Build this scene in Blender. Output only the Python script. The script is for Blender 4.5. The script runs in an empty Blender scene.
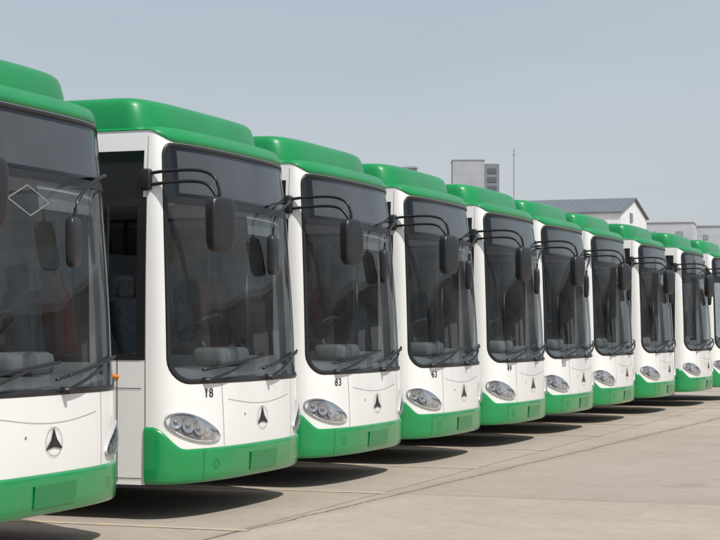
import bpy, bmesh, math, random
from mathutils import Vector, Matrix
random.seed(4)
S = bpy.context.scene
COL = S.collection

# ------------------------------------------------------------------ materials
def new_mat(name):
    m = bpy.data.materials.new(name); m.use_nodes = True
    nt = m.node_tree
    return m, nt, nt.nodes, nt.links, nt.nodes["Principled BSDF"]

def paint(name, col, rough=0.35, coat=0.0, metal=0.0, var=0.06, scale=3.0, bump=0.0, spec=0.5, dirt=0.0, back=None):
    m, nt, N, Lk, P = new_mat(name)
    P.inputs["Roughness"].default_value = rough
    P.inputs["Metallic"].default_value = metal
    P.inputs["Coat Weight"].default_value = coat
    P.inputs["Coat Roughness"].default_value = 0.06
    P.inputs["Specular IOR Level"].default_value = spec
    tc = N.new("ShaderNodeTexCoord")
    oi = N.new("ShaderNodeObjectInfo")
    ad = N.new("ShaderNodeVectorMath"); ad.operation = 'ADD'
    Lk.new(tc.outputs["Object"], ad.inputs[0]); Lk.new(oi.outputs["Location"], ad.inputs[1])
    nz = N.new("ShaderNodeTexNoise"); nz.inputs["Scale"].default_value = scale; nz.inputs["Detail"].default_value = 6
    Lk.new(ad.outputs[0], nz.inputs["Vector"])
    rp = N.new("ShaderNodeValToRGB")
    rp.color_ramp.elements[0].position = 0.3; rp.color_ramp.elements[1].position = 0.7
    c0 = [max(0, c * (1 - var)) for c in col]; c1 = [min(1, c * (1 + var)) for c in col]
    rp.color_ramp.elements[0].color = (*c0, 1); rp.color_ramp.elements[1].color = (*c1, 1)
    Lk.new(nz.outputs["Fac"], rp.inputs["Fac"])
    out = rp.outputs["Color"]
    if dirt > 0:
        sep = N.new("ShaderNodeSeparateXYZ"); Lk.new(tc.outputs["Object"], sep.inputs[0])
        mr = N.new("ShaderNodeMapRange"); mr.inputs["From Min"].default_value = 0.2; mr.inputs["From Max"].default_value = 1.0
        mr.inputs["To Min"].default_value = 1.0; mr.inputs["To Max"].default_value = 0.14
        Lk.new(sep.outputs["Z"], mr.inputs["Value"])
        mp = N.new("ShaderNodeMapping"); mp.inputs["Scale"].default_value = (9, 9, 1.2)
        Lk.new(ad.outputs[0], mp.inputs["Vector"])
        n2 = N.new("ShaderNodeTexNoise"); n2.inputs["Scale"].default_value = 1.6; n2.inputs["Detail"].default_value = 8
        Lk.new(mp.outputs[0], n2.inputs["Vector"])
        mu = N.new("ShaderNodeMath"); mu.operation = 'MULTIPLY'
        Lk.new(mr.outputs[0], mu.inputs[0]); Lk.new(n2.outputs["Fac"], mu.inputs[1])
        mu2 = N.new("ShaderNodeMath"); mu2.operation = 'MULTIPLY'; mu2.inputs[1].default_value = dirt
        Lk.new(mu.outputs[0], mu2.inputs[0])
        mx = N.new("ShaderNodeMixRGB"); Lk.new(mu2.outputs[0], mx.inputs["Fac"])
        Lk.new(out, mx.inputs["Color1"]); mx.inputs["Color2"].default_value = (0.20, 0.175, 0.14, 1)
        out = mx.outputs[0]
    if back is not None:
        ge = N.new("ShaderNodeNewGeometry")
        mb = N.new("ShaderNodeMixRGB"); Lk.new(ge.outputs["Backfacing"], mb.inputs["Fac"])
        Lk.new(out, mb.inputs["Color1"]); mb.inputs["Color2"].default_value = (*back, 1)
        out = mb.outputs[0]
    Lk.new(out, P.inputs["Base Color"])
    rr = N.new("ShaderNodeMapRange"); rr.inputs["To Min"].default_value = rough * 0.8; rr.inputs["To Max"].default_value = min(1, rough * 1.25)
    Lk.new(nz.outputs["Fac"], rr.inputs["Value"]); Lk.new(rr.outputs[0], P.inputs["Roughness"])
    if bump > 0:
        b = N.new("ShaderNodeBump"); b.inputs["Strength"].default_value = bump; b.inputs["Distance"].default_value = 0.01
        n3 = N.new("ShaderNodeTexNoise"); n3.inputs["Scale"].default_value = scale * 6; n3.inputs["Detail"].default_value = 5
        Lk.new(ad.outputs[0], n3.inputs["Vector"])
        Lk.new(n3.outputs["Fac"], b.inputs["Height"]); Lk.new(b.outputs[0], P.inputs["Normal"])
    return m

def glass(name, tint, refl=1.0, ior=1.5, wav=0.02, dust=0.0):
    m = bpy.data.materials.new(name); m.use_nodes = True
    nt = m.node_tree; N = nt.nodes; Lk = nt.links; N.clear()
    out = N.new("ShaderNodeOutputMaterial")
    tr = N.new("ShaderNodeBsdfTransparent"); tr.inputs["Color"].default_value = (*tint, 1)
    gl = N.new("ShaderNodeBsdfGlossy"); gl.inputs["Roughness"].default_value = 0.015
    gl.inputs["Color"].default_value = (0.93, 0.97, 1, 1)
    fr = N.new("ShaderNodeFresnel"); fr.inputs["IOR"].default_value = ior
    mu = N.new("ShaderNodeMath"); mu.operation = 'MULTIPLY'; mu.inputs[1].default_value = refl
    Lk.new(fr.outputs[0], mu.inputs[0])
    tc = N.new("ShaderNodeTexCoord")
    base = tr.outputs[0]
    if dust > 0:
        df = N.new("ShaderNodeBsdfDiffuse"); df.inputs["Color"].default_value = (.55, .55, .53, 1)
        oi = N.new("ShaderNodeObjectInfo"); ad = N.new("ShaderNodeVectorMath"); ad.operation = 'ADD'
        Lk.new(tc.outputs["Object"], ad.inputs[0]); Lk.new(oi.outputs["Location"], ad.inputs[1])
        n2 = N.new("ShaderNodeTexNoise"); n2.inputs["Scale"].default_value = 1.6; n2.inputs["Detail"].default_value = 7; n2.inputs["Roughness"].default_value = .6
        Lk.new(ad.outputs[0], n2.inputs["Vector"])
        r = N.new("ShaderNodeMapRange"); r.inputs["From Min"].default_value = .35; r.inputs["From Max"].default_value = .75; r.inputs["To Min"].default_value = dust * .25; r.inputs["To Max"].default_value = dust * 1.6
        Lk.new(n2.outputs["Fac"], r.inputs["Value"])
        md = N.new("ShaderNodeMixShader"); Lk.new(r.outputs[0], md.inputs[0]); Lk.new(tr.outputs[0], md.inputs[1]); Lk.new(df.outputs[0], md.inputs[2])
        base = md.outputs[0]
    mx = N.new("ShaderNodeMixShader"); Lk.new(mu.outputs[0], mx.inputs[0]); Lk.new(base, mx.inputs[1]); Lk.new(gl.outputs[0], mx.inputs[2])
    if wav > 0:
        nz = N.new("ShaderNodeTexNoise"); nz.inputs["Scale"].default_value = 1.6; nz.inputs["Detail"].default_value = 1
        Lk.new(tc.outputs["Object"], nz.inputs["Vector"])
        b = N.new("ShaderNodeBump"); b.inputs["Strength"].default_value = wav; b.inputs["Distance"].default_value = 1.0
        Lk.new(nz.outputs["Fac"], b.inputs["Height"]); Lk.new(b.outputs[0], gl.inputs["Normal"])
    Lk.new(mx.outputs[0], out.inputs["Surface"])
    return m

def reflection_band_mat(name):
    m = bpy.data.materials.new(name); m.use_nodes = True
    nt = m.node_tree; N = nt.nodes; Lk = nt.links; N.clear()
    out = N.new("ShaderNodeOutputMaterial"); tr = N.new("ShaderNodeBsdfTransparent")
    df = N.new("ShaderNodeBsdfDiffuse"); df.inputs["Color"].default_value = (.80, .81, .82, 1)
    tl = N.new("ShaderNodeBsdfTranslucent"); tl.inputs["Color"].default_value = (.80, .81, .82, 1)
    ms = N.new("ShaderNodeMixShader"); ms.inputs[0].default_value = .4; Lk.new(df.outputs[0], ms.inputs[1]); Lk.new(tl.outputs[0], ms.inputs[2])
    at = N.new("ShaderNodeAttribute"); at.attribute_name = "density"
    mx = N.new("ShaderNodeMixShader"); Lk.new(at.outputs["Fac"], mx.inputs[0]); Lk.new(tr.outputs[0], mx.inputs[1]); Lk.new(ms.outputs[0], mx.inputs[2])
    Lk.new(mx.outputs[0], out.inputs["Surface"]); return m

MW = paint("white_paint", (0.82, 0.82, 0.805), 0.28, coat=0.5, var=0.015, dirt=0.15, back=(0.6, 0.61, 0.62))
MG = paint("green_paint", (0.000, 0.255, 0.066), 0.25, coat=0.45, var=0.05, dirt=0.08)
MGR = paint("green_roof_paint", (0.000, 0.225, 0.060), 0.38, coat=0.2, var=0.12, scale=1.5, back=(0.5, 0.5, 0.51))
MGD = paint("green_plate", (0.000, 0.195, 0.052), 0.35, coat=0.3)
MBK = paint("black_plastic", (0.012, 0.012, 0.013), 0.4, var=0.2)
MBG = paint("black_gloss_panel", (0.008, 0.008, 0.009), 0.08, coat=0.3, var=0.2)
MGK = paint("mirror_housing_plastic", (0.018, 0.019, 0.021), 0.36, var=0.15, bump=0.06)
MRB = paint("tyre_rubber", (0.018, 0.018, 0.018), 0.85, var=0.2, bump=0.3)
MRM = paint("rim_steel", (0.35, 0.35, 0.36), 0.45, metal=0.6, var=0.15)
MCH = paint("chrome_reflector", (0.85, 0.86, 0.88), 0.12, metal=1.0, var=0.04)
MLP = paint("lamp_reflector", (0.50, 0.51, 0.53), 0.22, metal=0.85, var=0.1)
MSV = paint("headlight_housing_silver", (0.20, 0.205, 0.22), 0.25, metal=0.3, var=0.2)
MBZ = paint("headlight_bezel", (0.45, 0.46, 0.47), 0.4, metal=0.2, var=0.1)
MDH = paint("dashboard_plastic", (0.22, 0.23, 0.24), 0.6, var=0.2, bump=0.2)
MST = paint("seat_fabric", (0.40, 0.44, 0.49), 0.9, var=0.25, scale=20)
MSR = paint("red_seat_fabric", (0.85, 0.03, 0.03), 0.85, var=0.2, scale=20)
MRL = paint("light_grey_trim", (0.78, 0.79, 0.80), 0.5, var=0.08)
MTR = reflection_band_mat("painted_reflection")  # pale see-through band standing in for windscreen reflections
MFL = paint("underbody_black", (0.02, 0.02, 0.02), 0.8, var=0.3)
MFB = paint("floor_vinyl", (0.30, 0.30, 0.31), 0.6, var=0.2)
MSM = paint("panel_seam", (0.13, 0.13, 0.13), 0.7)
MSK = paint("sticker_grey", (0.20, 0.205, 0.21), 0.6)
MRD = paint("red_lens", (0.4, 0.01, 0.01), 0.2, coat=0.4)
MAM = paint("amber_lens", (0.75, 0.22, 0.02), 0.2, coat=0.4)
MWS = glass("windscreen_glass", (0.90, 0.95, 0.96), 0.68, 1.45, .010, dust=.035)
MSW = glass("tinted_window_glass", (0.70, 0.73, 0.75), 0.8, 1.5)
MDG = glass("dark_door_glass", (0.22, 0.23, 0.24), 0.8, 1.5)
MRW = glass("rear_glass", (0.9, 0.92, 0.92), 0.9, 1.5)
MHD = glass("display_glass", (0.87, 0.89, 0.91), 0.75, 1.5)
MLN = glass("clear_lens", (0.95, 0.96, 0.97), 0.5, 1.4, 0.0)
MDSP = paint("display_matrix", (0.19, 0.195, 0.20), 0.5, var=0.12)

# ------------------------------------------------------------------ helpers
def mk(name, verts, faces, mat, parent=None, smooth=True, loc=None):
    me = bpy.data.meshes.new(name)
    me.from_pydata([tuple(v) for v in verts], [], faces)
    me.validate()
    mats = mat if isinstance(mat, list) else [mat]
    for x in mats: me.materials.append(x)
    if smooth: me.polygons.foreach_set("use_smooth", [True] * len(me.polygons))
    me.update()
    o = bpy.data.objects.new(name, me); COL.objects.link(o)
    if parent is not None: o.parent = parent
    if loc: o.location = loc
    return o

class Acc:
    def __init__(s): s.v = []; s.f = []
    def grid(s, rows):
        b = len(s.v); n = len(rows[0])
        for r in rows: s.v.extend(r)
        for i in range(len(rows) - 1):
            for j in range(n - 1):
                a = b + i * n + j
                s.f.append((a, a + 1, a + n + 1, a + n))
    def add(s, v, f):
        b = len(s.v); s.v.extend(v); s.f.extend([tuple(b + i for i in t) for t in f])
    def loft(s, rings, cap0=False, cap1=True):
        b = len(s.v); n = len(rings[0])
        for r in rings: s.v.extend(r)
        for i in range(len(rings) - 1):
            for j in range(n):
                k = (j + 1) % n
                s.f.append((b + i * n + j, b + i * n + k, b + (i + 1) * n + k, b + (i + 1) * n + j))
        if cap1: s.f.append(tuple(b + (len(rings) - 1) * n + j for j in range(n)))
        if cap0: s.f.append(tuple(b + j for j in reversed(range(n))))

def box_vf(c, d, bev=0.0, seg=2, rot=None):
    bm = bmesh.new(); bmesh.ops.create_cube(bm, size=1)
    bmesh.ops.scale(bm, vec=d, verts=bm.verts)
    if bev > 0: bmesh.ops.bevel(bm, geom=bm.edges[:], offset=bev, segments=seg, affect='EDGES', profile=0.5)
    if rot is not None: bmesh.ops.rotate(bm, verts=bm.verts, cent=(0, 0, 0), matrix=rot)
    bmesh.ops.translate(bm, vec=c, verts=bm.verts)
    bm.verts.index_update()
    v = [tuple(x.co) for x in bm.verts]; f = [tuple(q.index for q in x.verts) for x in bm.faces]
    bm.free(); return v, f

def tube_vf(pts, r, seg=8, closed=False):
    pts = [Vector(p) for p in pts]; v = []; f = []; n = len(pts)
    up = Vector((0, 0, 1))
    for i, p in enumerate(pts):
        a = pts[i - 1] if (i > 0 or closed) else p
        c = pts[(i + 1) % n] if (i < n - 1 or closed) else p
        t = (c - a).normalized()
        u = up if abs(t.z) < 0.9 else Vector((0, 1, 0))
        e1 = t.cross(u).normalized(); e2 = t.cross(e1).normalized()
        for k in range(seg):
            an = 2 * math.pi * k / seg
            v.append(tuple(p + e1 * r * math.cos(an) + e2 * r * math.sin(an)))
    m = n if closed else n - 1
    for i in range(m):
        for k in range(seg):
            k2 = (k + 1) % seg; i2 = (i + 1) % n
            f.append((i * seg + k, i * seg + k2, i2 * seg + k2, i2 * seg + k))
    if not closed:
        f.append(tuple(range(seg))[::-1]); f.append(tuple((n - 1) * seg + k for k in range(seg)))
    return v, f

def smooth_path(pts, k=6):
    pts = [Vector(p) for p in pts]; out = []
    for i in range(len(pts) - 1):
        p0 = pts[max(i - 1, 0)]; p1 = pts[i]; p2 = pts[i + 1]; p3 = pts[min(i + 2, len(pts) - 1)]
        for j in range(k):
            t = j / k
            out.append(0.5 * ((2 * p1) + (-p0 + p2) * t + (2 * p0 - 5 * p1 + 4 * p2 - p3) * t * t + (-p0 + 3 * p1 - 3 * p2 + p3) * t ** 3))
    out.append(pts[-1]); return out

def lathe_vf(profile, axis='y', seg=32, c=(0, 0, 0)):
    v = []; f = []; n = len(profile)
    for k in range(seg):
        a = 2 * math.pi * k / seg
        for (r, h) in profile:
            if axis == 'y': v.append((c[0] + r * math.cos(a), c[1] + h, c[2] + r * math.sin(a)))
            else: v.append((c[0] + r * math.cos(a), c[1] + r * math.sin(a), c[2] + h))
    for k in range(seg):
        k2 = (k + 1) % seg
        for i in range(n - 1): f.append((k * n + i, k2 * n + i, k2 * n + i + 1, k * n + i + 1))
    return v, f

def crom(tab, z):
    if z <= tab[0][0]: return tab[0][1]
    if z >= tab[-1][0]: return tab[-1][1]
    for i in range(len(tab) - 1):
        if tab[i][0] <= z <= tab[i + 1][0]:
            x0, y0 = tab[i]; x1, y1 = tab[i + 1]
            def sl(j):
                if j <= 0: return (tab[1][1] - tab[0][1]) / (tab[1][0] - tab[0][0])
                if j >= len(tab) - 1: return (tab[-1][1] - tab[-2][1]) / (tab[-1][0] - tab[-2][0])
                return (tab[j + 1][1] - tab[j - 1][1]) / (tab[j + 1][0] - tab[j - 1][0])
            h = x1 - x0; t = (z - x0) / h
            return (2*t**3-3*t*t+1)*y0 + (t**3-2*t*t+t)*h*sl(i) + (-2*t**3+3*t*t)*y1 + (t**3-t*t)*h*sl(i+1)

# ------------------------------------------------------------------ bus surface map
NE = 2.8
DT = [(0.2, .395), (0.35, .425), (0.6, .44), (1.1, .425), (1.8, .38), (2.5, .305), (2.96, .235), (3.12, .20)]
HT = [(0, 1.275), (1.25, 1.275), (2.0, 1.264), (2.6, 1.24), (3.05, 1.208)]
LEN = 11.7
DD = lambda z: crom(DT, z)
HW = lambda z: crom(HT, z)
_tab = [(0.0, 0.0)]
_p = (0.425, 0.0); NT = 3000
for i in range(1, NT + 1):
    a = math.pi / 2 * i / NT
    c = (0.425 * max(0, math.cos(a)) ** (2 / NE), 1.275 * math.sin(a) ** (2 / NE))
    _tab.append((_tab[-1][0] + math.dist(c, _p), a)); _p = c
L = _tab[-1][0]
import bisect
_k = [t[0] for t in _tab]
def a_of_q(q):
    i = min(max(bisect.bisect_left(_k, q), 1), NT)
    q0, a0 = _tab[i - 1]; q1, a1 = _tab[i]
    return a0 + (a1 - a0) * (q - q0) / (q1 - q0)
def q_of_v(v):
    return _tab[min(NT, int(round(math.asin(v ** (NE / 2)) / (math.pi / 2) * NT)))][0]
def M0(q, z):
    hw = HW(z); D = DD(z); aq = abs(q); s = 1 if q >= 0 else -1
    if aq <= L:
        a = a_of_q(aq)
        return Vector((D * max(0, math.cos(a)) ** (2 / NE), s * hw * math.sin(a) ** (2 / NE), z))
    return Vector((-(aq - L), s * hw, z))
def M(q, z, off=0.0):
    p = M0(q, z)
    if off == 0: return tuple(p)
    e = 0.004
    n = (M0(q + e, z) - M0(q - e, z)).cross(M0(q, z + e) - M0(q, z - e)).normalized()
    return tuple(p + n * off)

def qs_lin(a, b, n): return [a + (b - a) * i / n for i in range(n + 1)]
def qs_edge(a, b, n, r):
    k = 7
    o = [a + r * (1 - math.cos(math.pi / 2 * i / k)) for i in range(k)]
    o += qs_lin(a + r, b - r, n)
    o += [b - r * (1 - math.cos(math.pi / 2 * i / k)) for i in reversed(range(k))]
    return o
def patch(acc, qs, zl, zh, nz, off=0.0):
    rows = []
    for j in range(nz + 1):
        t = j / nz
        o = off(t) if callable(off) else off
        rows.append([M(q, zl(q) + (zh(q) - zl(q)) * t, o) for q in qs])
    acc.grid(rows)

WE = q_of_v(0.972)
R1, R2 = 0.2, 0.11
Z0, Z1 = 1.06, 2.95
def hz0(q, e=WE, r=R1, z0=Z0, drop=0.0):
    aq = abs(q); d = e - aq
    if d >= r: return z0
    return z0 + r - math.sqrt(max(0, r * r - (r - d) ** 2))
def hz1(q, e=WE, r=R2, z1=Z1):
    aq = abs(q); d = e - aq
    if d >= r: return z1
    return z1 - r + math.sqrt(max(0, r * r - (r - d) ** 2))
def sst(a, b, x):
    t = min(1, max(0, (x - a) / (b - a))); return t * t * (3 - 2 * t)
def zg(q): return 0.555 + 0.175 * sst(L - 0.32, L - 0.06, abs(q))
def ztop(q): return 2.958 + 0.090 * sst(L - 0.36, L + 0.02, abs(q))

def outline_loop(e, r1, r2, z0, z1, n=40, k=8):
    pts = []
    for q in qs_lin(-(e - r1), e - r1, n): pts.append((q, z0))
    for i in range(1, k + 1):
        a = -math.pi / 2 + math.pi / 2 * i / k; pts.append((e - r1 + r1 * math.cos(a), z0 + r1 + r1 * math.sin(a)))
    for z in qs_lin(z0 + r1, z1 - r2, 16)[1:]: pts.append((e, z))
    for i in range(1, k + 1):
        a = math.pi / 2 * i / k; pts.append((e - r2 + r2 * math.cos(a), z1 - r2 + r2 * math.sin(a)))
    for q in qs_lin(e - r2, -(e - r2), n)[1:]: pts.append((q, z1))
    for i in range(1, k + 1):
        a = math.pi / 2 + math.pi / 2 * i / k; pts.append((-(e - r2) + r2 * math.cos(a), z1 - r2 + r2 * math.sin(a)))
    for z in qs_lin(z1 - r2, z0 + r1, 16)[1:]: pts.append((-e, z))
    for i in range(1, k):
        a = math.pi + math.pi / 2 * i / k; pts.append((-(e - r1) + r1 * math.cos(a), z0 + r1 + r1 * math.sin(a)))
    return pts

def strip(acc, pts, w, off=0.003):
    a = []; b = []
    for i, p in enumerate(pts):
        p0 = pts[max(0, i - 1)]; p1 = pts[min(len(pts) - 1, i + 1)]
        dx, dz = p1[0] - p0[0], p1[1] - p0[1]; l = math.hypot(dx, dz) or 1
        nx, nz = -dz / l * w / 2, dx / l * w / 2
        a.append(M(p[0] + nx, p[1] + nz, off)); b.append(M(p[0] - nx, p[1] - nz, off))
    acc.grid([b, a])
def line(p, q, n=14): return [(p[0] + (q[0] - p[0]) * i / n, p[1] + (q[1] - p[1]) * i / n) for i in range(n + 1)]

def blob(acc, cq, cz, fn, rings, off, seg=36):
    b = len(acc.v)
    acc.v.append(M(cq, cz, off(0)))
    for i in range(1, rings + 1):
        t = i / rings
        for k in range(seg):
            dq, dz = fn(2 * math.pi * k / seg)
            acc.v.append(M(cq + dq * t, cz + dz * t, off(t)))
    for k in range(seg): acc.f.append((b, b + 1 + k, b + 1 + (k + 1) % seg))
    for i in range(rings - 1):
        for k in range(seg):
            a = b + 1 + i * seg; k2 = (k + 1) % seg
            acc.f.append((a + k, a + seg + k, a + seg + k2, a + k2))

NEAR = {}
# ------------------------------------------------------------------ bus
def build_bus():
    root = bpy.data.objects.new("bus", None); COL.objects.link(root); root.empty_display_size = 0.5
    # --- body
    A = Acc()
    patch(A, qs_edge(-WE, WE, 56, R1), zg, hz0, 8)
    patch(A, qs_edge(-WE, WE, 56, R2), hz1, ztop, 2)
    for s in (-1, 1):
        qs = qs_lin(WE, L, 8)
        if s < 0: qs = [-x for x in reversed(qs)]
        patch(A, qs, zg, ztop, 44)
    WX = (-2.45, -8.3); WR = 0.57
    for s in (-1, 1):
        y = 1.275 * s
        prof = [(0, 1.25), (0, 0.28)]
        for wx in WX:
            for i in range(17):
                a = math.pi * i / 16
                zz = 0.48 + WR * math.sin(a)
                if i == 0: prof.append((wx + WR, 0.28))
                prof.append((wx + WR * math.cos(a), zz))
                if i == 16: prof.append((wx - WR, 0.28))
        prof += [(-LEN, 0.28), (-LEN, 1.25)]
        v = [(px, y, pz) for px, pz in prof]
        f = tuple(range(len(v)))
        A.add(v, [f if s > 0 else f[::-1]])
        qs = [L, L + .02, L + .3, L + 3, L + 6, L + 9, L + LEN]
        if s < 0: qs = [-x for x in reversed(qs)]
        patch(A, qs, lambda q: 2.52, ztop, 5)
    def rr(z): return HW(z)
    for (za, zb_, ya, yb) in ((.28, 1.5, -1, 1), (2.5, 3.04, -1, 1), (1.5, 2.5, -1, -.86), (1.5, 2.5, .86, 1)):
        rows = []
        for z in qs_lin(za, zb_, 4): rows.append([(-LEN, rr(z) * (yb + (ya - yb) * j / 6), z) for j in range(7)])
        A.grid(rows)
    mk("body", A.v, A.f, MW, root)
    # --- seams
    qa = q_of_v(0.56)
    for s in (-1, 1):
        A = Acc(); strip(A, line((s * qa, Z0), (s * (qa - .02), .56), 8), .0045); mk("panel_gap", A.v, A.f, MSM, root)
        A = Acc(); strip(A, line((s * (L - .004), .30), (s * (L - .004), 3.0), 30), .006); mk("panel_gap", A.v, A.f, MSM, root)
    A = Acc(); strip(A, [(-.62 + 1.24 * i / 40, .93 - .05 * math.cos((i / 40 - .5) * math.pi)) for i in range(41)], .003); mk("panel_gap", A.v, A.f, MSM, root)
    A = Acc(); blob(A, -.34, .80, lambda a: (.010 * math.cos(a), .010 * math.sin(a)), 1, lambda t: .004, 12)
    mk("flap_lock", A.v, A.f, MSM, root)
    # --- bumper
    A = Acc()
    qs = qs_lin(-L, L, 72)
    rows = []
    rows.append([M(q, .288, -.16) for q in qs])
    rows.append([M(q, .283, -.01) for q in qs])
    rows.append([M(q, .292, .010) for q in qs])
    rows.append([M(q, .315, .020) for q in qs])
    for t in (.25, .5, .75, .93):
        rows.append([M(q, .315 + (zg(q) - .315) * t, .022 - .008 * t) for q in qs])
    rows.append([M(q, zg(q) - .004, .010) for q in qs])
    rows.append([M(q, zg(q), -.004) for q in qs])
    A.grid(rows)
    mk("bumper", A.v, A.f, MG, root)
    A = Acc(); patch(A, qs_lin(-.27, .27, 16), lambda q: .345, lambda q: .485, 2, .0275)
    patch(A, qs_lin(-.27, .27, 16), lambda q: .485, lambda q: .4851, 1, lambda t: .0275 - .012 * t)
    patch(A, qs_lin(-.27, .27, 16), lambda q: .3449, lambda q: .345, 1, lambda t: .0155 + .012 * t)
    mk("number_plate", A.v, A.f, MGD, root)
    for s in (-1, 1):
        c = s * q_of_v(.64); A = Acc()
        strip(A, [(c + .035 * math.cos(t * math.pi / 10), .43 + .033 * math.sin(t * math.pi / 10)) for t in range(21)], .006, .0265)
        mk("towing_eye_cover", A.v, A.f, MGD, root)
        A = Acc(); strip(A, line((s * q_of_v(.76), .31), (s * q_of_v(.76), .555), 6), .005, .0255)
        mk("bumper_gap", A.v, A.f, MGD, root)
    # --- windscreen frame
    A = Acc()
    lo = outline_loop(WE, R1, R2, Z0, Z1); li = outline_loop(WE - .04, R1 - .03, R2 - .03, Z0 + .04, Z1 - .03)
    A.loft([[M(q, z, -.004) for q, z in lo], [M(q, z, .009) for q, z in [((a[0] * .75 + b[0] * .25), (a[1] * .75 + b[1] * .25)) for a, b in zip(lo, li)]],
            [M(q, z, .006) for q, z in li], [M(q, z, -.02) for q, z in li]], cap1=False)
    patch(A, qs_lin(-(WE - .05), WE - .05, 60), lambda q: 2.475, lambda q: 2.53, 2, .003)
    mk("windscreen_frame", A.v, A.f, MBK, root)
    # --- windscreen
    A = Acc(); e = WE - .042
    patch(A, qs_edge(-e, e, 60, R1 - .03), lambda q: hz0(q, e, R1 - .03, Z0 + .03), lambda q: 2.474, 30, -.003)
    mk("windscreen", A.v, A.f, MWS, root)
    # --- destination display
    e2 = WE - .045
    top_ = lambda q: hz1(q, e2, R2 - .035, 2.918)
    A = Acc(); patch(A, qs_edge(-e2, e2, 50, .1), lambda q: 2.532, top_, 6, -.012)
    dd = mk("destination_display", A.v, A.f, MBG, root)
    A = Acc(); patch(A, qs_lin(-(q_of_v(.86)), q_of_v(.86), 60), lambda q: 2.56, lambda q: 2.895, 6, -.009)
    mk("display_panel", A.v, A.f, MDSP, dd)
    A = Acc(); patch(A, qs_edge(-e2, e2, 50, .1), lambda q: 2.535, top_, 6, -.003)
    mk("display_glass", A.v, A.f, MHD, dd)
    # --- roof
    def ring(zf, inset, qz=None):
        pts = []
        for q in qs_lin(-L, L, 64):
            z = qz(q) if qz else zf
            p = Vector(M(q, z, -inset)); p.z = z; pts.append(tuple(p))
        z = qz(L + .1) if qz else zf; hw = HW(z) - inset; rc = .12; xr = -LEN + inset
        for x in (-.1, -3, -5, -7, -9): pts.append((x, hw, z))
        for i in range(7):
            a = math.pi / 2 * i / 6; pts.append((xr + rc - rc * math.sin(a), hw - rc + rc * math.cos(a), z))
        for i in range(7):
            a = math.pi / 2 * i / 6; pts.append((xr + rc - rc * math.cos(a), -(hw - rc) - rc * math.sin(a), z))
        for x in (-9, -7, -5, -3, -.1): pts.append((x, -hw, z))
        return pts
    A = Acc()
    A.loft([ring(0, .004, lambda q: ztop(q) - .004), ring(0, -.010, lambda q: ztop(q) + .002), ring(0, -.004, lambda q: ztop(q) * .5 + 3.055 * .5), ring(3.062, .02), ring(3.076, .05), ring(3.085, .09), ring(3.092, .15), ring(3.097, .26)])
    rf = mk("roof", A.v, A.f, MGR, root)
    def podring(z, ins, fwd):
        pts = []; hw = 1.165 - ins; D = .27; xf = -.265 - fwd
        for i in range(41):
            a = -math.pi / 2 + math.pi * i / 40
            pts.append((xf + (D - ins * .5) * max(0, math.cos(a)) ** (2 / 3.2), hw * math.copysign(abs(math.sin(a)) ** (2 / 4.2), a), z))
        for x in (-1, -3, -5, -7): pts.append((x, hw, z))
        xr = -9.6 + ins; rc = .25
        for i in range(7):
            a = math.pi / 2 * i / 6; pts.append((xr + rc - rc * math.sin(a), hw - rc + rc * math.cos(a), z))
        for i in range(7):
            a = math.pi / 2 * i / 6; pts.append((xr + rc - rc * math.cos(a), -(hw - rc) - rc * math.sin(a), z))
        for x in (-7, -5, -3, -1): pts.append((x, -hw, z))
        return pts
    A = Acc()
    A.loft([podring(3.06, 0, 0), podring(3.085, 0, 0), podring(3.18, .008, .015), podring(3.25, .016, .03), podring(3.285, .026, .042), podring(3.307, .044, .06), podring(3.322, .075, .09), podring(3.330, .13, .14), podring(3.333, .26, .24)])
    mk("roof_cover", A.v, A.f, MGR, rf)
    for x in (-1.6, -3.6, -5.6, -7.6):
        v, f = box_vf((x, 0, 3.328), (.012, 2.0, .014), 0); mk("roof_seam", v, f, MGD, rf, smooth=False)
    # --- headlights: slanted teardrop, narrow towards the middle
    HC = .712
    for s in (-1, 1):
        qc = q_of_v(.81) * s
        def egg(a, k=1.0, s=s):
            u = math.cos(a); w = math.sin(a)
            hgt = .098 * max(.0, (1 + .28 * u)) ** .8
            du = .275 * u; dw = hgt * w + .072 * u
            return (s * du * k, dw * k)
        A = Acc(); blob(A, qc, HC, lambda a: egg(a), 5, lambda t: .004 if t < .9 else -.004, 40)
        hl = mk("headlight", A.v, A.f, MSV, root)
        A = Acc(); bz = []
        for kk, oo in ((1.015, -.004), (1.005, .016), (.975, .018), (.965, .005)):
            bz.append([M(qc + egg(2 * math.pi * i / 40, kk)[0], HC + egg(2 * math.pi * i / 40, kk)[1], oo) for i in range(40)])
        A.loft(bz, cap1=False)
        mk("bezel", A.v, A.f, MBZ, hl)
        for (u, r) in ((-.70, .030), (-.40, .040), (-.04, .048), (.34, .052), (.72, .044)):
            A = Acc(); cq = qc + s * .27 * u; cz = HC + .072 * u + .002
            blob(A, cq, cz, lambda a: (r * math.cos(a), r * math.sin(a)), 6, lambda t: .008 + .010 * t * t, 24)
            strip(A, [(cq + r * 1.02 * math.cos(i * math.pi / 12), cz + r * 1.02 * math.sin(i * math.pi / 12)) for i in range(25)], .006, .0195)
            mk("lamp", A.v, A.f, MLP, hl)
            A = Acc(); blob(A, cq, cz, lambda a: (r * .42 * math.cos(a), r * .42 * math.sin(a)), 5, lambda t: .011 + .010 * math.sqrt(max(0, 1 - t * t)), 20)
            mk("lamp_bulb", A.v, A.f, MSV, hl)
        A = Acc(); blob(A, qc, HC, lambda a: egg(a, .975), 6, lambda t: .020 + .014 * (1 - t * t), 40)
        mk("lens", A.v, A.f, MLN, hl)
        A = Acc(); blob(A, s * (L + .27), 1.12, lambda a: (.05 * math.cos(a), .022 * math.sin(a)), 3, lambda t: .004 + .014 * (1 - t * t), 20)
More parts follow.
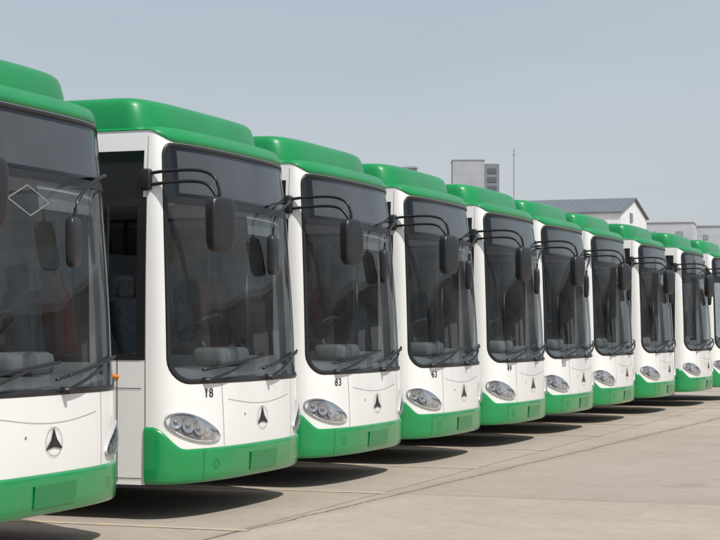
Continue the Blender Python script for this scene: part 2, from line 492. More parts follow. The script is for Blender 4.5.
        mk("side_marker_light", A.v, A.f, MAM, root)
    # --- emblem: bold three-pointed star in a hairline ring
    A = Acc(); cz = .756
    strip(A, [(1.12 * .093 * math.cos(i * math.pi / 24), cz + .093 * math.sin(i * math.pi / 24)) for i in range(49)], .004, .009)
    b = len(A.v); A.v.append(M(0, cz, .012))
    for i in range(6):
        a = math.pi / 2 + i * math.pi / 3; r = .097 if i % 2 == 0 else .033
        A.v.append(M(r * math.cos(a) * 1.3, cz + r * math.sin(a), .008))
    for i in range(6): A.f.append((b, b + 1 + i, b + 1 + (i + 1) % 6))
    mk("emblem", A.v, A.f, MBK, root, smooth=False)
    # --- wipers
    def wiper(p0, elbow, b0, b1):
        A = Acc()
        arm = [Vector(M(p0[0] + (elbow[0] - p0[0]) * t / 10, p0[1] + (elbow[1] - p0[1]) * t / 10, .035 + .02 * math.sin(math.pi * t / 10))) for t in range(11)]
        v, f = tube_vf(arm, .012); A.add(v, f)
        bl = [Vector(M(b0[0] + (b1[0] - b0[0]) * t / 16, b0[1] + (b1[1] - b0[1]) * t / 16, .018)) for t in range(17)]
        v, f = tube_vf(bl, .011); A.add(v, f)
        bl = [Vector(M(b0[0] + (b1[0] - b0[0]) * (.15 + .7 * t / 12), b0[1] + (b1[1] - b0[1]) * (.15 + .7 * t / 12), .036)) for t in range(13)]
        v, f = tube_vf(bl, .007); A.add(v, f)
        v, f = lathe_vf([(0, .05), (.022, .05), (.026, .0), (.026, -.02)], 'y', 16)
        c = Vector(M(p0[0], p0[1], .01))
        A.add([(c.x + q[1], c.y + q[0], c.z + q[2]) for q in v], f)
        mk("wiper", A.v, A.f, MBK, root)
    wiper((-.95, 1.085), (-.28, 1.235), (-.98, 1.17), (.12, 1.275))
    wiper((.12, 1.085), (.66, 1.235), (.02, 1.16), (1.0, 1.30))
    # --- mirrors
    def housing(c, d, rot):
        bm = bmesh.new(); bmesh.ops.create_cube(bm, size=1)
        bmesh.ops.subdivide_edges(bm, edges=bm.edges[:], cuts=7, use_grid_fill=True)
        for v in bm.verts:
            x, y, z = v.co * 2
            k = (abs(x) ** 5 + abs(y) ** 5 + abs(z) ** 5) ** .2
            v.co = Vector((x, y, z)) / max(k, 1e-6) / 2
            t = v.co.z
            v.co.y *= 1 + .12 * t; v.co.x *= (1 if v.co.x < 0 else 1.0 - .15 * abs(t) * 2)
        bmesh.ops.scale(bm, vec=d, verts=bm.verts)
        bmesh.ops.rotate(bm, verts=bm.verts, cent=(0, 0, 0), matrix=Matrix.Rotation(rot, 3, 'Z'))
        bmesh.ops.translate(bm, vec=c, verts=bm.verts); bm.verts.index_update()
        v = [tuple(x.co) for x in bm.verts]; f = [tuple(q.index for q in x.verts) for x in bm.faces]; bm.free()
        return v, f
    A = Acc()
    for pts in ([(-.02, -1.235, 2.70), (.2, -1.27, 2.715), (.46, -1.3, 2.71), (.60, -1.31, 2.66), (.65, -1.31, 2.56), (.655, -1.31, 2.46)],
                [(-.02, -1.235, 2.61), (.2, -1.27, 2.625), (.44, -1.3, 2.625), (.56, -1.31, 2.59), (.63, -1.31, 2.50)]):
        v, f = tube_vf(smooth_path(pts), .0135, 10); A.add(v, f)
    v, f = box_vf((.0, -1.25, 2.655), (.09, .06, .17), .02); A.add(v, f)
    mi = mk("mirror", A.v, A.f, MBK, root); NEAR["near"] = mi
    v, f = housing((.66, -1.31, 2.29), (.12, .27, .42), math.radians(-14)); mk("mirror_housing", v, f, MGK, mi)
    ca, sa = math.cos(math.radians(-14)), math.sin(math.radians(-14))
    v, f = box_vf((0, 0, 0), (.006, .20, .34), .002, 1, Matrix.Rotation(math.radians(-14), 3, 'Z'))
    v = [(a + .66 - .059 * ca, b - 1.31 - .059 * sa, c + 2.29) for a, b, c in v]
    mk("mirror_glass", v, f, MCH, mi, smooth=False)
    A = Acc()
    v, f = tube_vf(smooth_path([(.10, 1.14, 2.60), (.26, .98, 2.62), (.37, .76, 2.60), (.412, .50, 2.52), (.42, .32, 2.40), (.42, .27, 2.25)]), .0125, 10); A.add(v, f)
    v, f = box_vf((.11, 1.13, 2.60), (.08, .06, .12), .02); A.add(v, f)
    mi = mk("mirror", A.v, A.f, MBK, root); NEAR["far"] = mi
    v, f = housing((.425, .26, 2.12), (.075, .17, .34), math.radians(10)); mk("mirror_housing", v, f, MGK, mi)
    # --- door and side
    def sidepatch(x0, x1, z0, z1, s, off, mat, name, par, nz=8):
        A = Acc(); qs = qs_lin(L - x0, L - x1, 4)
        if s < 0: qs = [-x for x in reversed(qs)]
        patch(A, qs, lambda q: z0, lambda q: z1, nz, off); return mk(name, A.v, A.f, mat, par)
    A = Acc()
    patch(A, [-(L + 1.5), -(L + .03)], lambda q: 2.521, lambda q: 2.885, 3, .004)
    mk("side_display", A.v, A.f, MBG, root)
    A = Acc()
    for (a, b, z0, z1) in ((.03, .075, 1.25, 2.52), (.72, .79, 1.25, 2.52), (1.44, 1.5, 1.25, 2.52), (.075, 1.44, 1.25, 1.30), (.075, 1.44, 2.45, 2.52)):
        patch(A, [-(L + b), -(L + a)], lambda q: z0, lambda q: z1, 6, .005)
    for z_ in (.33, 1.03): strip(A, line((-(L + .03), z_), (-(L + 1.5), z_), 3), .006, .004)
    for x_ in (.24, .76, 1.5): strip(A, line((-(L + x_), .30), (-(L + x_), 1.25), 6), .006, .004)
    dr = mk("door", A.v, A.f, MBK, root)
    for (a, b) in ((.075, .72), (.79, 1.44)):
        A = Acc()
        patch(A, [-(L + b), -(L + a)], lambda q: 1.30, lambda q: 2.45, 6, .001)
        mk("door_glass", A.v, A.f, MDG, dr)
    v, f = tube_vf([(-.40, -1.30, 1.36), (-.40, -1.30, 2.0)], .012)
    mk("door_handle", v, f, MBK, dr)
    # --- side windows
    for s in (-1, 1):
        x = -1.5 if s < 0 else -.03
        n = 7 if s < 0 else 8
        w = (LEN + x - .1) / n
        A = Acc()
        for i in range(n):
            xa = x - w * i
            sidepatch(xa - .04, xa - w + .0, 1.29, 2.49, s, .0, MSW, "window", root, 4)
            qs = [L - xa, L - xa + .05]
            if s < 0: qs = [-q for q in reversed(qs)]
            patch(A, qs, lambda q: 1.25, lambda q: 2.52, 6, .006)
        for (za, zb_) in ((1.245, 1.29), (2.49, 2.525)):
            qs = [L - x, L + LEN]
            if s < 0: qs = [-q for q in reversed(qs)]
            patch(A, qs, lambda q: za, lambda q: zb_, 1, .004)
        qs = [L + LEN - .12, L + LEN]
        if s < 0: qs = [-q for q in reversed(qs)]
        patch(A, qs, lambda q: 1.25, lambda q: 2.52, 6, .006)
        if s > 0: patch(A, [L, L + .035], lambda q: 1.25, lambda q: 2.52, 6, .006)
        if s < 0: patch(A, [-(L + .035), -L], lambda q: 1.25, lambda q: 2.52, 6, .003)
        mk("window_frame", A.v, A.f, MBK, root)
    rows = [[(-LEN - .002, .86 * 1.25 - 2.15 * j / 4, 1.5 + z) for j in range(5)] for z in (0, .5, 1.0)]
    A = Acc(); A.grid(rows); mk("rear_window", A.v, A.f, MRW, root)
    for s in (-1, 1):
        v, f = box_vf((-LEN - .012, s * 1.1, 1.0), (.03, .16, .5), .01); mk("tail_light", v, f, MRD, root)
    # --- wheels
    for wx in (-2.45, -8.3):
        for s in (-1, 1):
            c = (wx, s * 1.09, .48)
            v, f = lathe_vf([(.29, -.13), (.40, -.145), (.46, -.14), (.48, -.12), (.483, 0), (.48, .12), (.46, .14), (.40, .145), (.29, .13)], 'y', 40, c)
            wh = mk("wheel", *lathe_vf([(0, -.05), (.1, -.05), (.1, .05), (0, .05)], 'y', 20, c), MRM, root)
            mk("tyre", v, f, MRB, wh)
            v, f = lathe_vf([(0, s * .09), (.1, s * .09), (.11, s * .04), (.2, s * .02), (.25, s * .08), (.29, s * .125), (.295, s * .13), (.295, -s * .13)], 'y', 32, c)
            mk("rim", v, f, MRM, wh)
    # --- underbody and floor
    A = Acc()
    for (cx, cy, cz_, dx, dy, dz) in ((-5.65, 0, .40, 11.9, 1.84, .16), (-5.1, 0, .405, 4.5, 2.5, .14), (-.9, 0, .405, 1.75, 2.5, .14), (-10.3, 0, .45, 2.6, 2.48, .2), (-2.45, 0, .9, 1.3, 1.80, .7), (-8.3, 0, .9, 1.3, 1.8, .7)):
        v, f = box_vf((cx, cy, cz_), (dx, dy, dz)); A.add(v, f)
    mk("underbody", A.v, A.f, MFL, root, smooth=False)
    v, f = box_vf((-5.9, 0, .60), (11.0, 1.8, .03)); mk("floor", v, f, MFB, root, smooth=False)
    # --- dashboard
    A = Acc()
    qs = qs_lin(-(WE - .06), WE - .06, 40)
    rows = []
    for (z, ins) in ((.6, .06), (1.02, .05), (1.10, .07), (1.14, .16), (1.15, .30)):
        rows.append([(lambda p: (p[0], p[1], z + .07 * (abs(p[1]) / 1.2) ** 2 * (1 if z > 1.05 else 0)))(M(q, z, -ins)) for q in qs])
    rows.append([(-.35, 1.18 * math.sin(math.pi / 2 * q / WE), 1.17) for q in qs])
    rows.append([(-.42, 1.18 * math.sin(math.pi / 2 * q / WE), 1.05) for q in qs])
    rows.append([(-.42, 1.18 * math.sin(math.pi / 2 * q / WE), .55) for q in qs])
    A.grid(rows)
    v, f = box_vf((-.22, .62, 1.25), (.30, .62, .16), .05); A.add(v, f)
    mk("dashboard", A.v, A.f, MDH, root)
    rim = [(0.24 * math.cos(t * math.pi / 16), .24 * math.sin(t * math.pi / 16), 0) for t in range(32)]
    Rm = Matrix.Rotation(math.radians(-35), 3, 'Y')
    A = Acc()
    v, f = tube_vf([Rm @ Vector(p) + Vector((-.36, .42, 1.48)) for p in rim], .018, 8, True); A.add(v, f)
    for t in (0, 2.1, 4.2):
        v, f = tube_vf([Vector((-.36, .42, 1.48)), Rm @ Vector((.23 * math.cos(t), .23 * math.sin(t), 0)) + Vector((-.36, .42, 1.48))], .013, 6); A.add(v, f)
    v, f = tube_vf([(-.36, .42, 1.48), (-.22, .42, 1.15)], .035, 8); A.add(v, f)
    mk("steering_wheel", A.v, A.f, MBK, root)
    def seat(x, y, z, mat, name="seat", k=1.0):
        A = Acc()
        v, f = box_vf((x, y, z), (.46 * k, .46 * k, .13), .05, 3); A.add(v, f)
        v, f = box_vf((x - .27 * k, y, z + .38), (.12, .46 * k, .72), .05, 3, Matrix.Rotation(math.radians(-8), 3, 'Y')); A.add(v, f)
        v, f = box_vf((x - .34 * k, y, z + .83), (.10, .28, .2), .04, 3); A.add(v, f)
        v, f = box_vf((x, y, z - .3), (.2, .3, .5), .02); A.add(v, f)
        mk(name, A.v, A.f, mat, root)
    seat(-.72, .44, 1.04, MST, "driver_seat", 1.1)
    for i, x in enumerate((-1.0, -2.4, -3.7, -4.8)):
        for y in (-.95, -.40, .5, .95):
            if i == 0 and y > 0: continue
            if i == 0: seat(x, y, 1.02, MST if y < -.6 else MSR, "passenger_seat", .85)
            elif abs(y) > .6: seat(x, y * .96, .98, MSR if i % 2 else MST, "passenger_seat", .9)
    for pts in ([(-.7, -.62, .55), (-.7, -.62, 1.5), (-.7, -.57, 2.8)], [(-1.5, .2, .55), (-1.5, .2, 2.9)],
                [(-.62, -1.0, 1.35), (-.58, -.55, 1.25), (-.62, .05, 1.35)], [(-.6, -.45, 2.6), (-11, -.45, 2.6)], [(-.6, .45, 2.6), (-11, .45, 2.6)]):
        v, f = tube_vf(smooth_path(pts), .02, 8)
        mk("grab_rail", v, f, MRL, root)
    A = Acc(); v, f = box_vf((-1.5, .80, 1.1), (.03, .80, 1.1), .01); A.add(v, f)
    mk("driver_partition", A.v, A.f, MDH, root, smooth=False)
    # pale soft-edged band behind the glass, imitating a curved reflection
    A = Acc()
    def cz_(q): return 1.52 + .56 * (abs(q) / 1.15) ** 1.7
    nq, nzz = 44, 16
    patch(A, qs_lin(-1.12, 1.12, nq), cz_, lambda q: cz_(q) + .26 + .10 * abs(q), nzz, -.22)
    o = mk("reflection_streak", A.v, A.f, MTR, root); NEAR["streak"] = o
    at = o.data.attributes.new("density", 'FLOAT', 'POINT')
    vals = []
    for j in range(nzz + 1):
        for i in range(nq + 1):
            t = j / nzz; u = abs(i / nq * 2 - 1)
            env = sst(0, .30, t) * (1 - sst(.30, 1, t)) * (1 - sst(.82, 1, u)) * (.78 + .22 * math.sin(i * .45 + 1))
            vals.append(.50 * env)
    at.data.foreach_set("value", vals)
    A = Acc(); patch(A, qs_lin(q_of_v(.1), q_of_v(.85), 14), lambda q: 2.30, lambda q: 2.47, 2, -.07)
    mk("sun_visor", A.v, A.f, MDH, root)
    v, f = box_vf((-5.9, 0, 2.93), (11.4, 2.3, .02)); mk("ceiling", v, f, MRL, root, smooth=False)
    return root

tmpl = build_bus()
BUS = [(-6.30, 10.13, None), (-6.30, 13.56, "18"), (-6.33, 16.50, "63"), (-6.34, 19.50, "63"), (-6.30, 22.50, "49"),
       (-6.30, 25.42, "53"), (-6.28, 28.46, None), (-6.16, 31.62, None), (-5.98, 34.85, None), (-5.85, 37.75, None)]

def txt_mesh(t):
    cu = bpy.data.curves.new("fleet_number", 'FONT'); cu.body = t; cu.size = .10; cu.align_x = 'CENTER'; cu.align_y = 'CENTER'
    cu.space_character = 1.1; cu.offset = .0012
    o = bpy.data.objects.new("tmp", cu); COL.objects.link(o)
    dg = bpy.context.evaluated_depsgraph_get(); me = bpy.data.meshes.new_from_object(o.evaluated_get(dg))
    COL.objects.unlink(o); bpy.data.objects.remove(o)
    q0 = -q_of_v(.70); z0 = .985
    for v in me.vertices: v.co = Vector(M(q0 + v.co.x * 1.1, z0 + v.co.y, .004))
    me.name = "fleet_number"; me.materials.clear(); me.materials.append(MBK); return me

def copy_tree(o, par):
    c = o.copy(); COL.objects.link(c)
    c.parent = par
    for ch in list(o.children): copy_tree(ch, c)
    return c
roots = [tmpl]
for i in range(1, len(BUS)): roots.append(copy_tree(tmpl, None))
NEAR["near"].location = (.10, 0, 0)
NEAR["far"].location = (.03, -.02, -.05)
# faint diamond-shaped sticker on the nearest bus's windscreen
A = Acc(); dq, dz = .26, .10; c_ = (-.12, 2.33)
strip(A, sum([line((c_[0] + a0 * dq, c_[1] + b0 * dz), (c_[0] + a1 * dq, c_[1] + b1 * dz), 8) for a0, b0, a1, b1 in ((-1, 0, 0, 1), (0, 1, 1, 0), (1, 0, 0, -1), (0, -1, -1, 0))], []), .010, .001)
mk("windscreen_sticker", A.v, A.f, MSK, tmpl)
rnd = random.Random(2)
for i, (r, (x, y, num)) in enumerate(zip(roots, BUS)):
    r.location = (x, y, 0)
    r.rotation_euler = (0, 0, math.radians(rnd.uniform(-.35, .35) if i > 1 else 0))
    r["label"] = "white and green city bus parked on concrete, black mirrors" if not num else \
        "white and green city bus numbered %s parked on concrete" % num
    r["category"] = "bus"; r["group"] = "buses parked in a row"
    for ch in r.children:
        if ch.name.startswith("reflection_streak"):
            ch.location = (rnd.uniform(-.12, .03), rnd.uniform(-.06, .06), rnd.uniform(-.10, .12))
        if ch.name.startswith("wiper"): ch.location = (0, rnd.uniform(-.03, .03), 0)
    if num:
        me = txt_mesh(num); o = bpy.data.objects.new("fleet_number", me); COL.objects.link(o); o.parent = r

# ------------------------------------------------------------------ ground
m, nt, N, Lk, P = new_mat("concrete_ground")
tc = N.new("ShaderNodeTexCoord"); P.inputs["Roughness"].default_value = .85; P.inputs["Specular IOR Level"].default_value = .3
def noise(scale, detail, vec=None, rough=.55):
    n = N.new("ShaderNodeTexNoise"); n.inputs["Scale"].default_value = scale; n.inputs["Detail"].default_value = detail; n.inputs["Roughness"].default_value = rough
    Lk.new(vec or tc.outputs["Object"], n.inputs["Vector"]); return n.outputs["Fac"]
def ramp(src, p0, c0, p1, c1):
    r = N.new("ShaderNodeValToRGB"); r.color_ramp.elements[0].position = p0; r.color_ramp.elements[0].color = c0
    r.color_ramp.elements[1].position = p1; r.color_ramp.elements[1].color = c1; Lk.new(src, r.inputs["Fac"]); return r.outputs["Color"]
def mixc(mode, fac, a, b):
    x = N.new("ShaderNodeMixRGB"); x.blend_type = mode
    if isinstance(fac, float): x.inputs["Fac"].default_value = fac
    else: Lk.new(fac, x.inputs["Fac"])
    for k, s_ in (("Color1", a), ("Color2", b)):
        if isinstance(s_, tuple): x.inputs[k].default_value = s_
        else: Lk.new(s_, x.inputs[k])
    return x.outputs[0]
def math_(op, a, b=None):
    x = N.new("ShaderNodeMath"); x.operation = op
    for i, s_ in enumerate((a, b)):
        if s_ is None: continue
        if isinstance(s_, (int, float)): x.inputs[i].default_value = s_
        else: Lk.new(s_, x.inputs[i])
    return x.outputs[0]
base = ramp(noise(.3, 6), .3, (.400, .338, .285, 1), .7, (.450, .388, .332, 1))
base = mixc('MULTIPLY', 1.0, base, ramp(noise(1.7, 8, rough=.7), .3, (.90, .895, .89, 1), .68, (1.04, 1.04, 1.04, 1)))
base = mixc('MULTIPLY', 1.0, base, ramp(noise(9, 8, rough=.75), .36, (.90, .895, .89, 1), .62, (1.03, 1.03, 1.03, 1)))
base = mixc('MULTIPLY', 1.0, base, ramp(noise(70, 4, rough=.8), .25, (.80, .80, .79, 1), .75, (1.12, 1.12, 1.12, 1)))
sep = N.new("ShaderNodeSeparateXYZ"); Lk.new(tc.outputs["Object"], sep.inputs[0])
sx = math_('FLOOR', math_('DIVIDE', math_('ADD', sep.outputs["X"], .35), 5.0)); sy = math_('FLOOR', math_('DIVIDE', math_('ADD', sep.outputs["Y"], 2.9), 6.0))
cb = N.new("ShaderNodeCombineXYZ"); Lk.new(sx, cb.inputs[0]); Lk.new(sy, cb.inputs[1])
wn = N.new("ShaderNodeTexWhiteNoise"); Lk.new(cb.outputs[0], wn.inputs["Vector"])
base = mixc('MULTIPLY', 1.0, base, ramp(wn.outputs["Value"], 0, (.92, .92, .925, 1), 1, (1.04, 1.04, 1.03, 1)))
wob = math_('MULTIPLY', math_('SUBTRACT', noise(1.2, 6, rough=.7), .5), .16)
def joint(coord, period, phase, w, wobk=0.0):
    c = math_('ADD', coord, phase)
    if wobk: c = math_('ADD', c, math_('MULTIPLY', wob, wobk))
    fr_ = math_('PINGPONG', c, period / 2)
    return math_('LESS_THAN', fr_, w)
jx = joint(sep.outputs["X"], 5.0, .35, .013, .15)
jy = joint(sep.outputs["Y"], 6.0, 2.9, .014, .15)
cr = math_('ADD', math_('ADD', sep.outputs["X"], math_('MULTIPLY', sep.outputs["Y"], -.045)), 5.85)
cr = math_('ABSOLUTE', math_('ADD', cr, math_('MULTIPLY', wob, 1.0)))
crk = math_('LESS_THAN', cr, .015)
halo = ramp(cr, 0.0, (.30, .30, .30, 1), .16, (0, 0, 0, 1))
base = mixc('MIX', halo, base, (.21, .175, .145, 1))
jj = math_('MULTIPLY', math_('MAXIMUM', jx, jy), .55)
jj = math_('MAXIMUM', jj, math_('MULTIPLY', crk, .75))
base = mixc('MIX', jj, base, (.08, .07, .055, 1))
vo = N.new("ShaderNodeTexVoronoi"); vo.inputs["Scale"].default_value = .55; vo.inputs["Randomness"].default_value = 1
Lk.new(tc.outputs["Object"], vo.inputs["Vector"])
spot = ramp(math_('ADD', vo.outputs["Distance"], math_('MULTIPLY', noise(5, 5), .25)), .17, (1, 1, 1, 1), .32, (0, 0, 0, 1))
spm = math_('MULTIPLY', spot, ramp(noise(.23, 2), .46, (0, 0, 0, 1), .6, (.35, .35, .35, 1)))
base = mixc('MIX', spm, base, (.16, .135, .115, 1))
Lk.new(base, P.inputs["Base Color"])
bp = N.new("ShaderNodeBump"); bp.inputs["Strength"].default_value = .4; bp.inputs["Distance"].default_value = .012
Lk.new(noise(40, 8, rough=.75), bp.inputs["Height"]); Lk.new(bp.outputs[0], P.inputs["Normal"])
g = mk("ground", [(-1500, -1500, 0), (1500, -1500, 0), (1500, 1500, 0), (-1500, 1500, 0)], [(0, 1, 2, 3)], m, smooth=False)
g["kind"] = "structure"

m, nt, N, Lk, P = new_mat("worn_yellow_line")
P.inputs["Roughness"].default_value = .7; tc = N.new("ShaderNodeTexCoord")
n1 = noise(5, 9, rough=.8)
Lk.new(ramp(n1, .44, (.425, .363, .30, 1), .62, (.58, .47, .27, 1)), P.inputs["Base Color"])
A = Acc()
for i in range(12):
    yc = 9.07 + 3.01 * i - (.28 if i == 0 else 0) - (.12 if i == 1 else 0); xe = -5.28 + (.0 if i < 7 else .12 * (i - 6))
    A.add([(-19, yc - .05, .004), (xe, yc - .05, .004), (xe, yc + .05, .004), (-19, yc + .05, .004)], [(0, 1, 2, 3)])
g = mk("painted_bay_marking", A.v, A.f, m, smooth=False); g["kind"] = "structure"

# ------------------------------------------------------------------ camera
F = 1765.0; PH = math.radians(20.2)
cam = bpy.data.cameras.new("camera"); co = bpy.data.objects.new("camera", cam); COL.objects.link(co)
co.location = (0, 0, 1.5); co.rotation_euler = (math.radians(90), 0, PH)
cam.sensor_width = 36; cam.lens = F / 720 * 36; cam.shift_y = 58 / 720; cam.clip_end = 4000; cam.clip_start = .1
S.camera = co
def W(px, Z):
    X = (px - 360) / F * Z
    return (-math.sin(PH) * Z + math.cos(PH) * X, math.cos(PH) * Z + math.sin(PH) * X)
def HZ(py, Z): return 1.5 + (328 - py) * Z / F

# ------------------------------------------------------------------ background buildings
def bmat(name, col, panel=1.2, rough=.7, axis='Z', var=.08, dark=.85):
    m, nt, N_, Lk_, P_ = new_mat(name); P_.inputs["Roughness"].default_value = rough
    t = N_.new("ShaderNodeTexCoord"); w = N_.new("ShaderNodeTexWave"); w.bands_direction = axis; w.inputs["Scale"].default_value = panel
    w.inputs["Distortion"].default_value = 0; Lk_.new(t.outputs["Object"], w.inputs["Vector"])
    n = N_.new("ShaderNodeTexNoise"); n.inputs["Scale"].default_value = .6; n.inputs["Detail"].default_value = 6; Lk_.new(t.outputs["Object"], n.inputs["Vector"])
    r = N_.new("ShaderNodeValToRGB"); r.color_ramp.elements[0].position = .3; r.color_ramp.elements[1].position = .7
    r.color_ramp.elements[0].color = (*[c * (1 - var) for c in col], 1); r.color_ramp.elements[1].color = (*[min(1, c * (1 + var)) for c in col], 1)
    Lk_.new(n.outputs["Fac"], r.inputs["Fac"])
    r2 = N_.new("ShaderNodeValToRGB"); r2.color_ramp.elements[0].position = .0; r2.color_ramp.elements[0].color = (dark, dark, dark, 1); r2.color_ramp.elements[1].position = .2; r2.color_ramp.elements[1].color = (1, 1, 1, 1)
    Lk_.new(w.outputs["Fac"], r2.inputs["Fac"])
    x = N_.new("ShaderNodeMixRGB"); x.blend_type = 'MULTIPLY'; x.inputs["Fac"].default_value = 1; Lk_.new(r.outputs[0], x.inputs["Color1"]); Lk_.new(r2.outputs[0], x.inputs["Color2"])
    Lk_.new(x.outputs[0], P_.inputs["Base Color"]); return m
BT = bmat("tower_cladding", (.37, .385, .41), .35, dark=.94)
BA = bmat("tower_shaded_side", (.20, .215, .24), .35, dark=.94)  # right side of the tower, its shade put into a darker colour
BH = bmat("hall_cladding", (.80, .81, .82), .8, axis='X', dark=.93)
BR = bmat("hall_roof_sheet", (.14, .155, .18), .5, axis='X')
BL = bmat("pale_render", (.47, .49, .52), .3, dark=.95)
BW = paint("dark_window", (.10, .11, .125), .2, coat=.3)
BG_ = paint("grey_window", (.28, .30, .33), .3, coat=.2)
BD = bmat("dark_cladding", (.30, .32, .35), .5)
BO = bmat("reflection_block_cladding", (.20, .21, .22), .6, axis='X')  # for the unseen block added for reflections

def place(name, px, Z, rot, label, cat):
    e = bpy.data.objects.new(name, None); COL.objects.link(e); x, y = W(px, Z); e.location = (x, y, 0)
    e.rotation_euler = (0, 0, rot); e["label"] = label; e["category"] = cat; return e
Z = 180; h = HZ(162, Z)
t = place("tower_building", 475, Z, PH, "tall plain grey tower block with louvred right face painted in shade", "tower")
v, f = box_vf((-.75, 0, h / 2), (3.2, 3.0, h)); mk("wall", v, f, BT, t, smooth=False)
v, f = box_vf((1.62, .1, h / 2 - .15), (1.53, 2.8, h - .3)); mk("wall", v, f, BA, t, smooth=False)
v, f = box_vf((-.75, 0, h + .07), (3.3, 3.1, .12)); mk("parapet", v, f, BD, t, smooth=False)
for k in range(4):
    v, f = box_vf((1.65, -1.33, h - 1.0 - k * .9), (.9, .06, .5)); mk("louvre", v, f, BW, t, smooth=False)
t = place("antenna_mast", 514, 170, 0, "thin lattice antenna mast standing behind the depot", "mast")
hm = HZ(149, 170); A = Acc()
v, f = tube_vf([(0, 0, 0), (0, 0, hm)], .06, 6); A.add(v, f)
v, f = box_vf((0, 0, hm - .6), (.34, .05, .05)); A.add(v, f)
mk("pole", A.v, A.f, BD, t, smooth=False)
Z = 150; hr = HZ(198, Z); he = HZ(215, Z)
t = place("warehouse", 634, Z + 2, PH + math.radians(-21), "long white hall with dark pitched roof and gable", "warehouse")
hw_ = 5.2; ln = 17
A = Acc()
A.add([(0, -hw_, 0), (0, hw_, 0), (0, hw_, he), (0, 0, hr), (0, -hw_, he)], [(0, 1, 2, 3, 4)])
A.add([(-ln, -hw_, 0), (-ln, hw_, 0), (-ln, hw_, he), (-ln, 0, hr), (-ln, -hw_, he)], [(4, 3, 2, 1, 0)])
A.add([(0, -hw_, 0), (-ln, -hw_, 0), (-ln, -hw_, he), (0, -hw_, he)], [(3, 2, 1, 0)])
A.add([(0, hw_, 0), (-ln, hw_, 0), (-ln, hw_, he), (0, hw_, he)], [(0, 1, 2, 3)])
mk("wall", A.v, A.f, BH, t, smooth=False)
A = Acc(); ov = .2; sl = (hr - he) / hw_
for s in (-1, 1):
    a0 = (ov, 0, hr + .05); a1 = (-ln - ov, 0, hr + .05); b0 = (ov, s * (hw_ + ov), he - sl * ov + .05); b1 = (-ln - ov, s * (hw_ + ov), he - sl * ov + .05)
    up = [(p[0], p[1], p[2] + .12) for p in (a0, a1, b1, b0)]; dn = [a0, a1, b1, b0]
    A.add(up + dn, [(0, 1, 2, 3), (7, 6, 5, 4), (0, 4, 5, 1), (3, 2, 6, 7), (0, 3, 7, 4), (1, 5, 6, 2)])
mk("roof", A.v, A.f, BR, t, smooth=False)
v, f = box_vf((.03, -1.2, he - .2), (.06, 1.0, .8)); mk("window", v, f, BW, t, smooth=False)
for (px, pt, Z, w, mat, lb) in ((668, 224, 210, 6.2, BL, "pale flat-roofed block behind the parked buses"), (692, 229, 230, 4.5, BH, "small white flat-roofed building in the distance"),
                                (716, 227, 215, 4.4, BL, "pale flat-roofed building in the distance"), (410, 169, 160, 1.1, BD, "small grey chimney stack rising behind the depot")):
    ch = px == 410
    t = place("chimney" if ch else "distant_building", px, Z, PH + math.radians(-15), lb, "chimney" if ch else "building")
    hh = HZ(pt, Z)
    v, f = box_vf((0, 0, hh / 2), (w, w * .8, hh)); mk("wall", v, f, mat, t, smooth=False)
    v, f = box_vf((0, 0, hh + .1), (w + .2, w * .8 + .2, .16)); mk("parapet", v, f, BD if ch else BL, t, smooth=False)
    if w > 3:
        for k in range(2):
            v, f = box_vf((-w / 4 + k * w / 2, -w * .4 - .02, hh - 1.3), (w * .14, .06, .6)); mk("window", v, f, BG_, t, smooth=False)
# unseen block added across the yard to give the windscreens structured reflections
t = bpy.data.objects.new("reflection_block", None); COL.objects.link(t); t.location = (34, 82, 0); t.rotation_euler = (0, 0, math.radians(-18))
t["label"] = "unseen long grey block with door panels, added for windscreen reflections"; t["category"] = "building"
wl, wd, wh = 56, 18, 8.5
v, f = box_vf((0, wd / 2, wh / 2), (wl, wd, wh)); mk("wall", v, f, BO, t, smooth=False)
v, f = box_vf((0, wd / 2, wh + .35), (wl + .8, wd + .8, .7)); mk("fascia", v, f, BL, t, smooth=False)
for k in range(8):
    x_ = -wl / 2 + 4 + k * 6.9
    v, f = box_vf((x_, -.05, 2.4), (4.4, .12, 4.8)); mk("reflection_door_panel", v, f, BH if k % 3 else BW, t, smooth=False)
    v, f = box_vf((x_, -.05, 6.5), (4.4, .12, 1.0)); mk("window", v, f, BW, t, smooth=False)

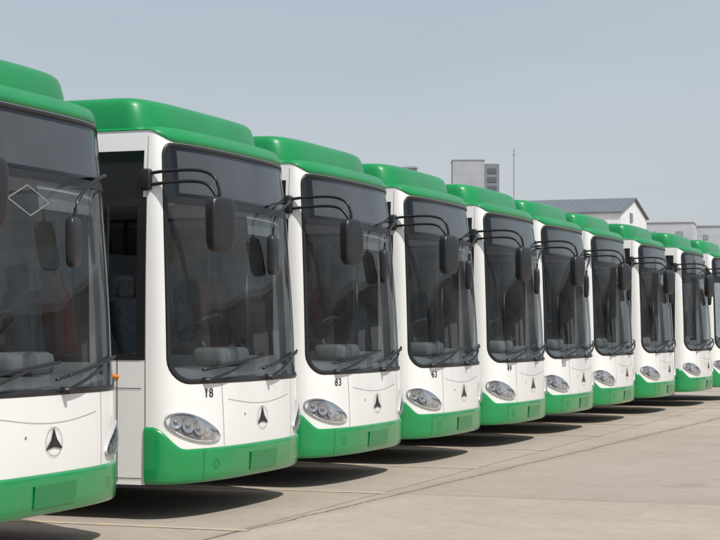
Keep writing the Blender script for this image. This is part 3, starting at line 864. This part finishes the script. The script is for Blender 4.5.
# ------------------------------------------------------------------ light
sd = Vector((.80, -.50, 0)).normalized(); EL = math.radians(55)
to_sun = Vector((sd.x * math.cos(EL), sd.y * math.cos(EL), math.sin(EL)))
sun = bpy.data.lights.new("sun", 'SUN'); sun.energy = 4.1; sun.angle = math.radians(1.2); sun.color = (1, .955, .89)
so = bpy.data.objects.new("sun", sun); COL.objects.link(so); so.rotation_euler = (-to_sun).to_track_quat('-Z', 'Y').to_euler()
w = bpy.data.worlds.new("World"); S.world = w; w.use_nodes = True
N = w.node_tree.nodes; Lk = w.node_tree.links; bg = N["Background"]
sk = N.new("ShaderNodeTexSky"); sk.sky_type = 'NISHITA'; sk.sun_disc = False; sk.sun_elevation = EL
sk.sun_rotation = math.atan2(sd.x, sd.y); sk.dust_density = 3.0; sk.air_density = 1.2; sk.ozone_density = 2
tc = N.new("ShaderNodeTexCoord")
mp = N.new("ShaderNodeMapping"); mp.inputs["Scale"].default_value = (1, 1, 5); Lk.new(tc.outputs["Generated"], mp.inputs["Vector"])
nz = N.new("ShaderNodeTexNoise"); nz.inputs["Scale"].default_value = 2.2; nz.inputs["Detail"].default_value = 7; Lk.new(mp.outputs[0], nz.inputs["Vector"])
sp = N.new("ShaderNodeSeparateXYZ"); Lk.new(tc.outputs["Generated"], sp.inputs[0])
rp = N.new("ShaderNodeValToRGB"); rp.color_ramp.elements[0].position = 0; rp.color_ramp.elements[0].color = (6.5, 6.9, 7.25, 1)
rp.color_ramp.elements[1].position = .22; rp.color_ramp.elements[1].color = (4.85, 5.5, 6.3, 1)
Lk.new(sp.outputs["Z"], rp.inputs["Fac"])
mx = N.new("ShaderNodeMixRGB"); mx.inputs["Fac"].default_value = .80; Lk.new(sk.outputs[0], mx.inputs["Color1"]); Lk.new(rp.outputs[0], mx.inputs["Color2"])
cl = N.new("ShaderNodeValToRGB"); cl.color_ramp.elements[0].position = .38; cl.color_ramp.elements[0].color = (.955, .965, .98, 1); cl.color_ramp.elements[1].position = .7; cl.color_ramp.elements[1].color = (1.06, 1.05, 1.04, 1)
Lk.new(nz.outputs["Fac"], cl.inputs["Fac"])
m2 = N.new("ShaderNodeMixRGB"); m2.blend_type = 'MULTIPLY'; m2.inputs["Fac"].default_value = 1; Lk.new(mx.outputs[0], m2.inputs["Color1"]); Lk.new(cl.outputs[0], m2.inputs["Color2"])
Lk.new(m2.outputs[0], bg.inputs["Color"]); bg.inputs["Strength"].default_value = .1
S.view_settings.view_transform = 'Standard'; S.view_settings.look = 'None'; S.view_settings.exposure = 0
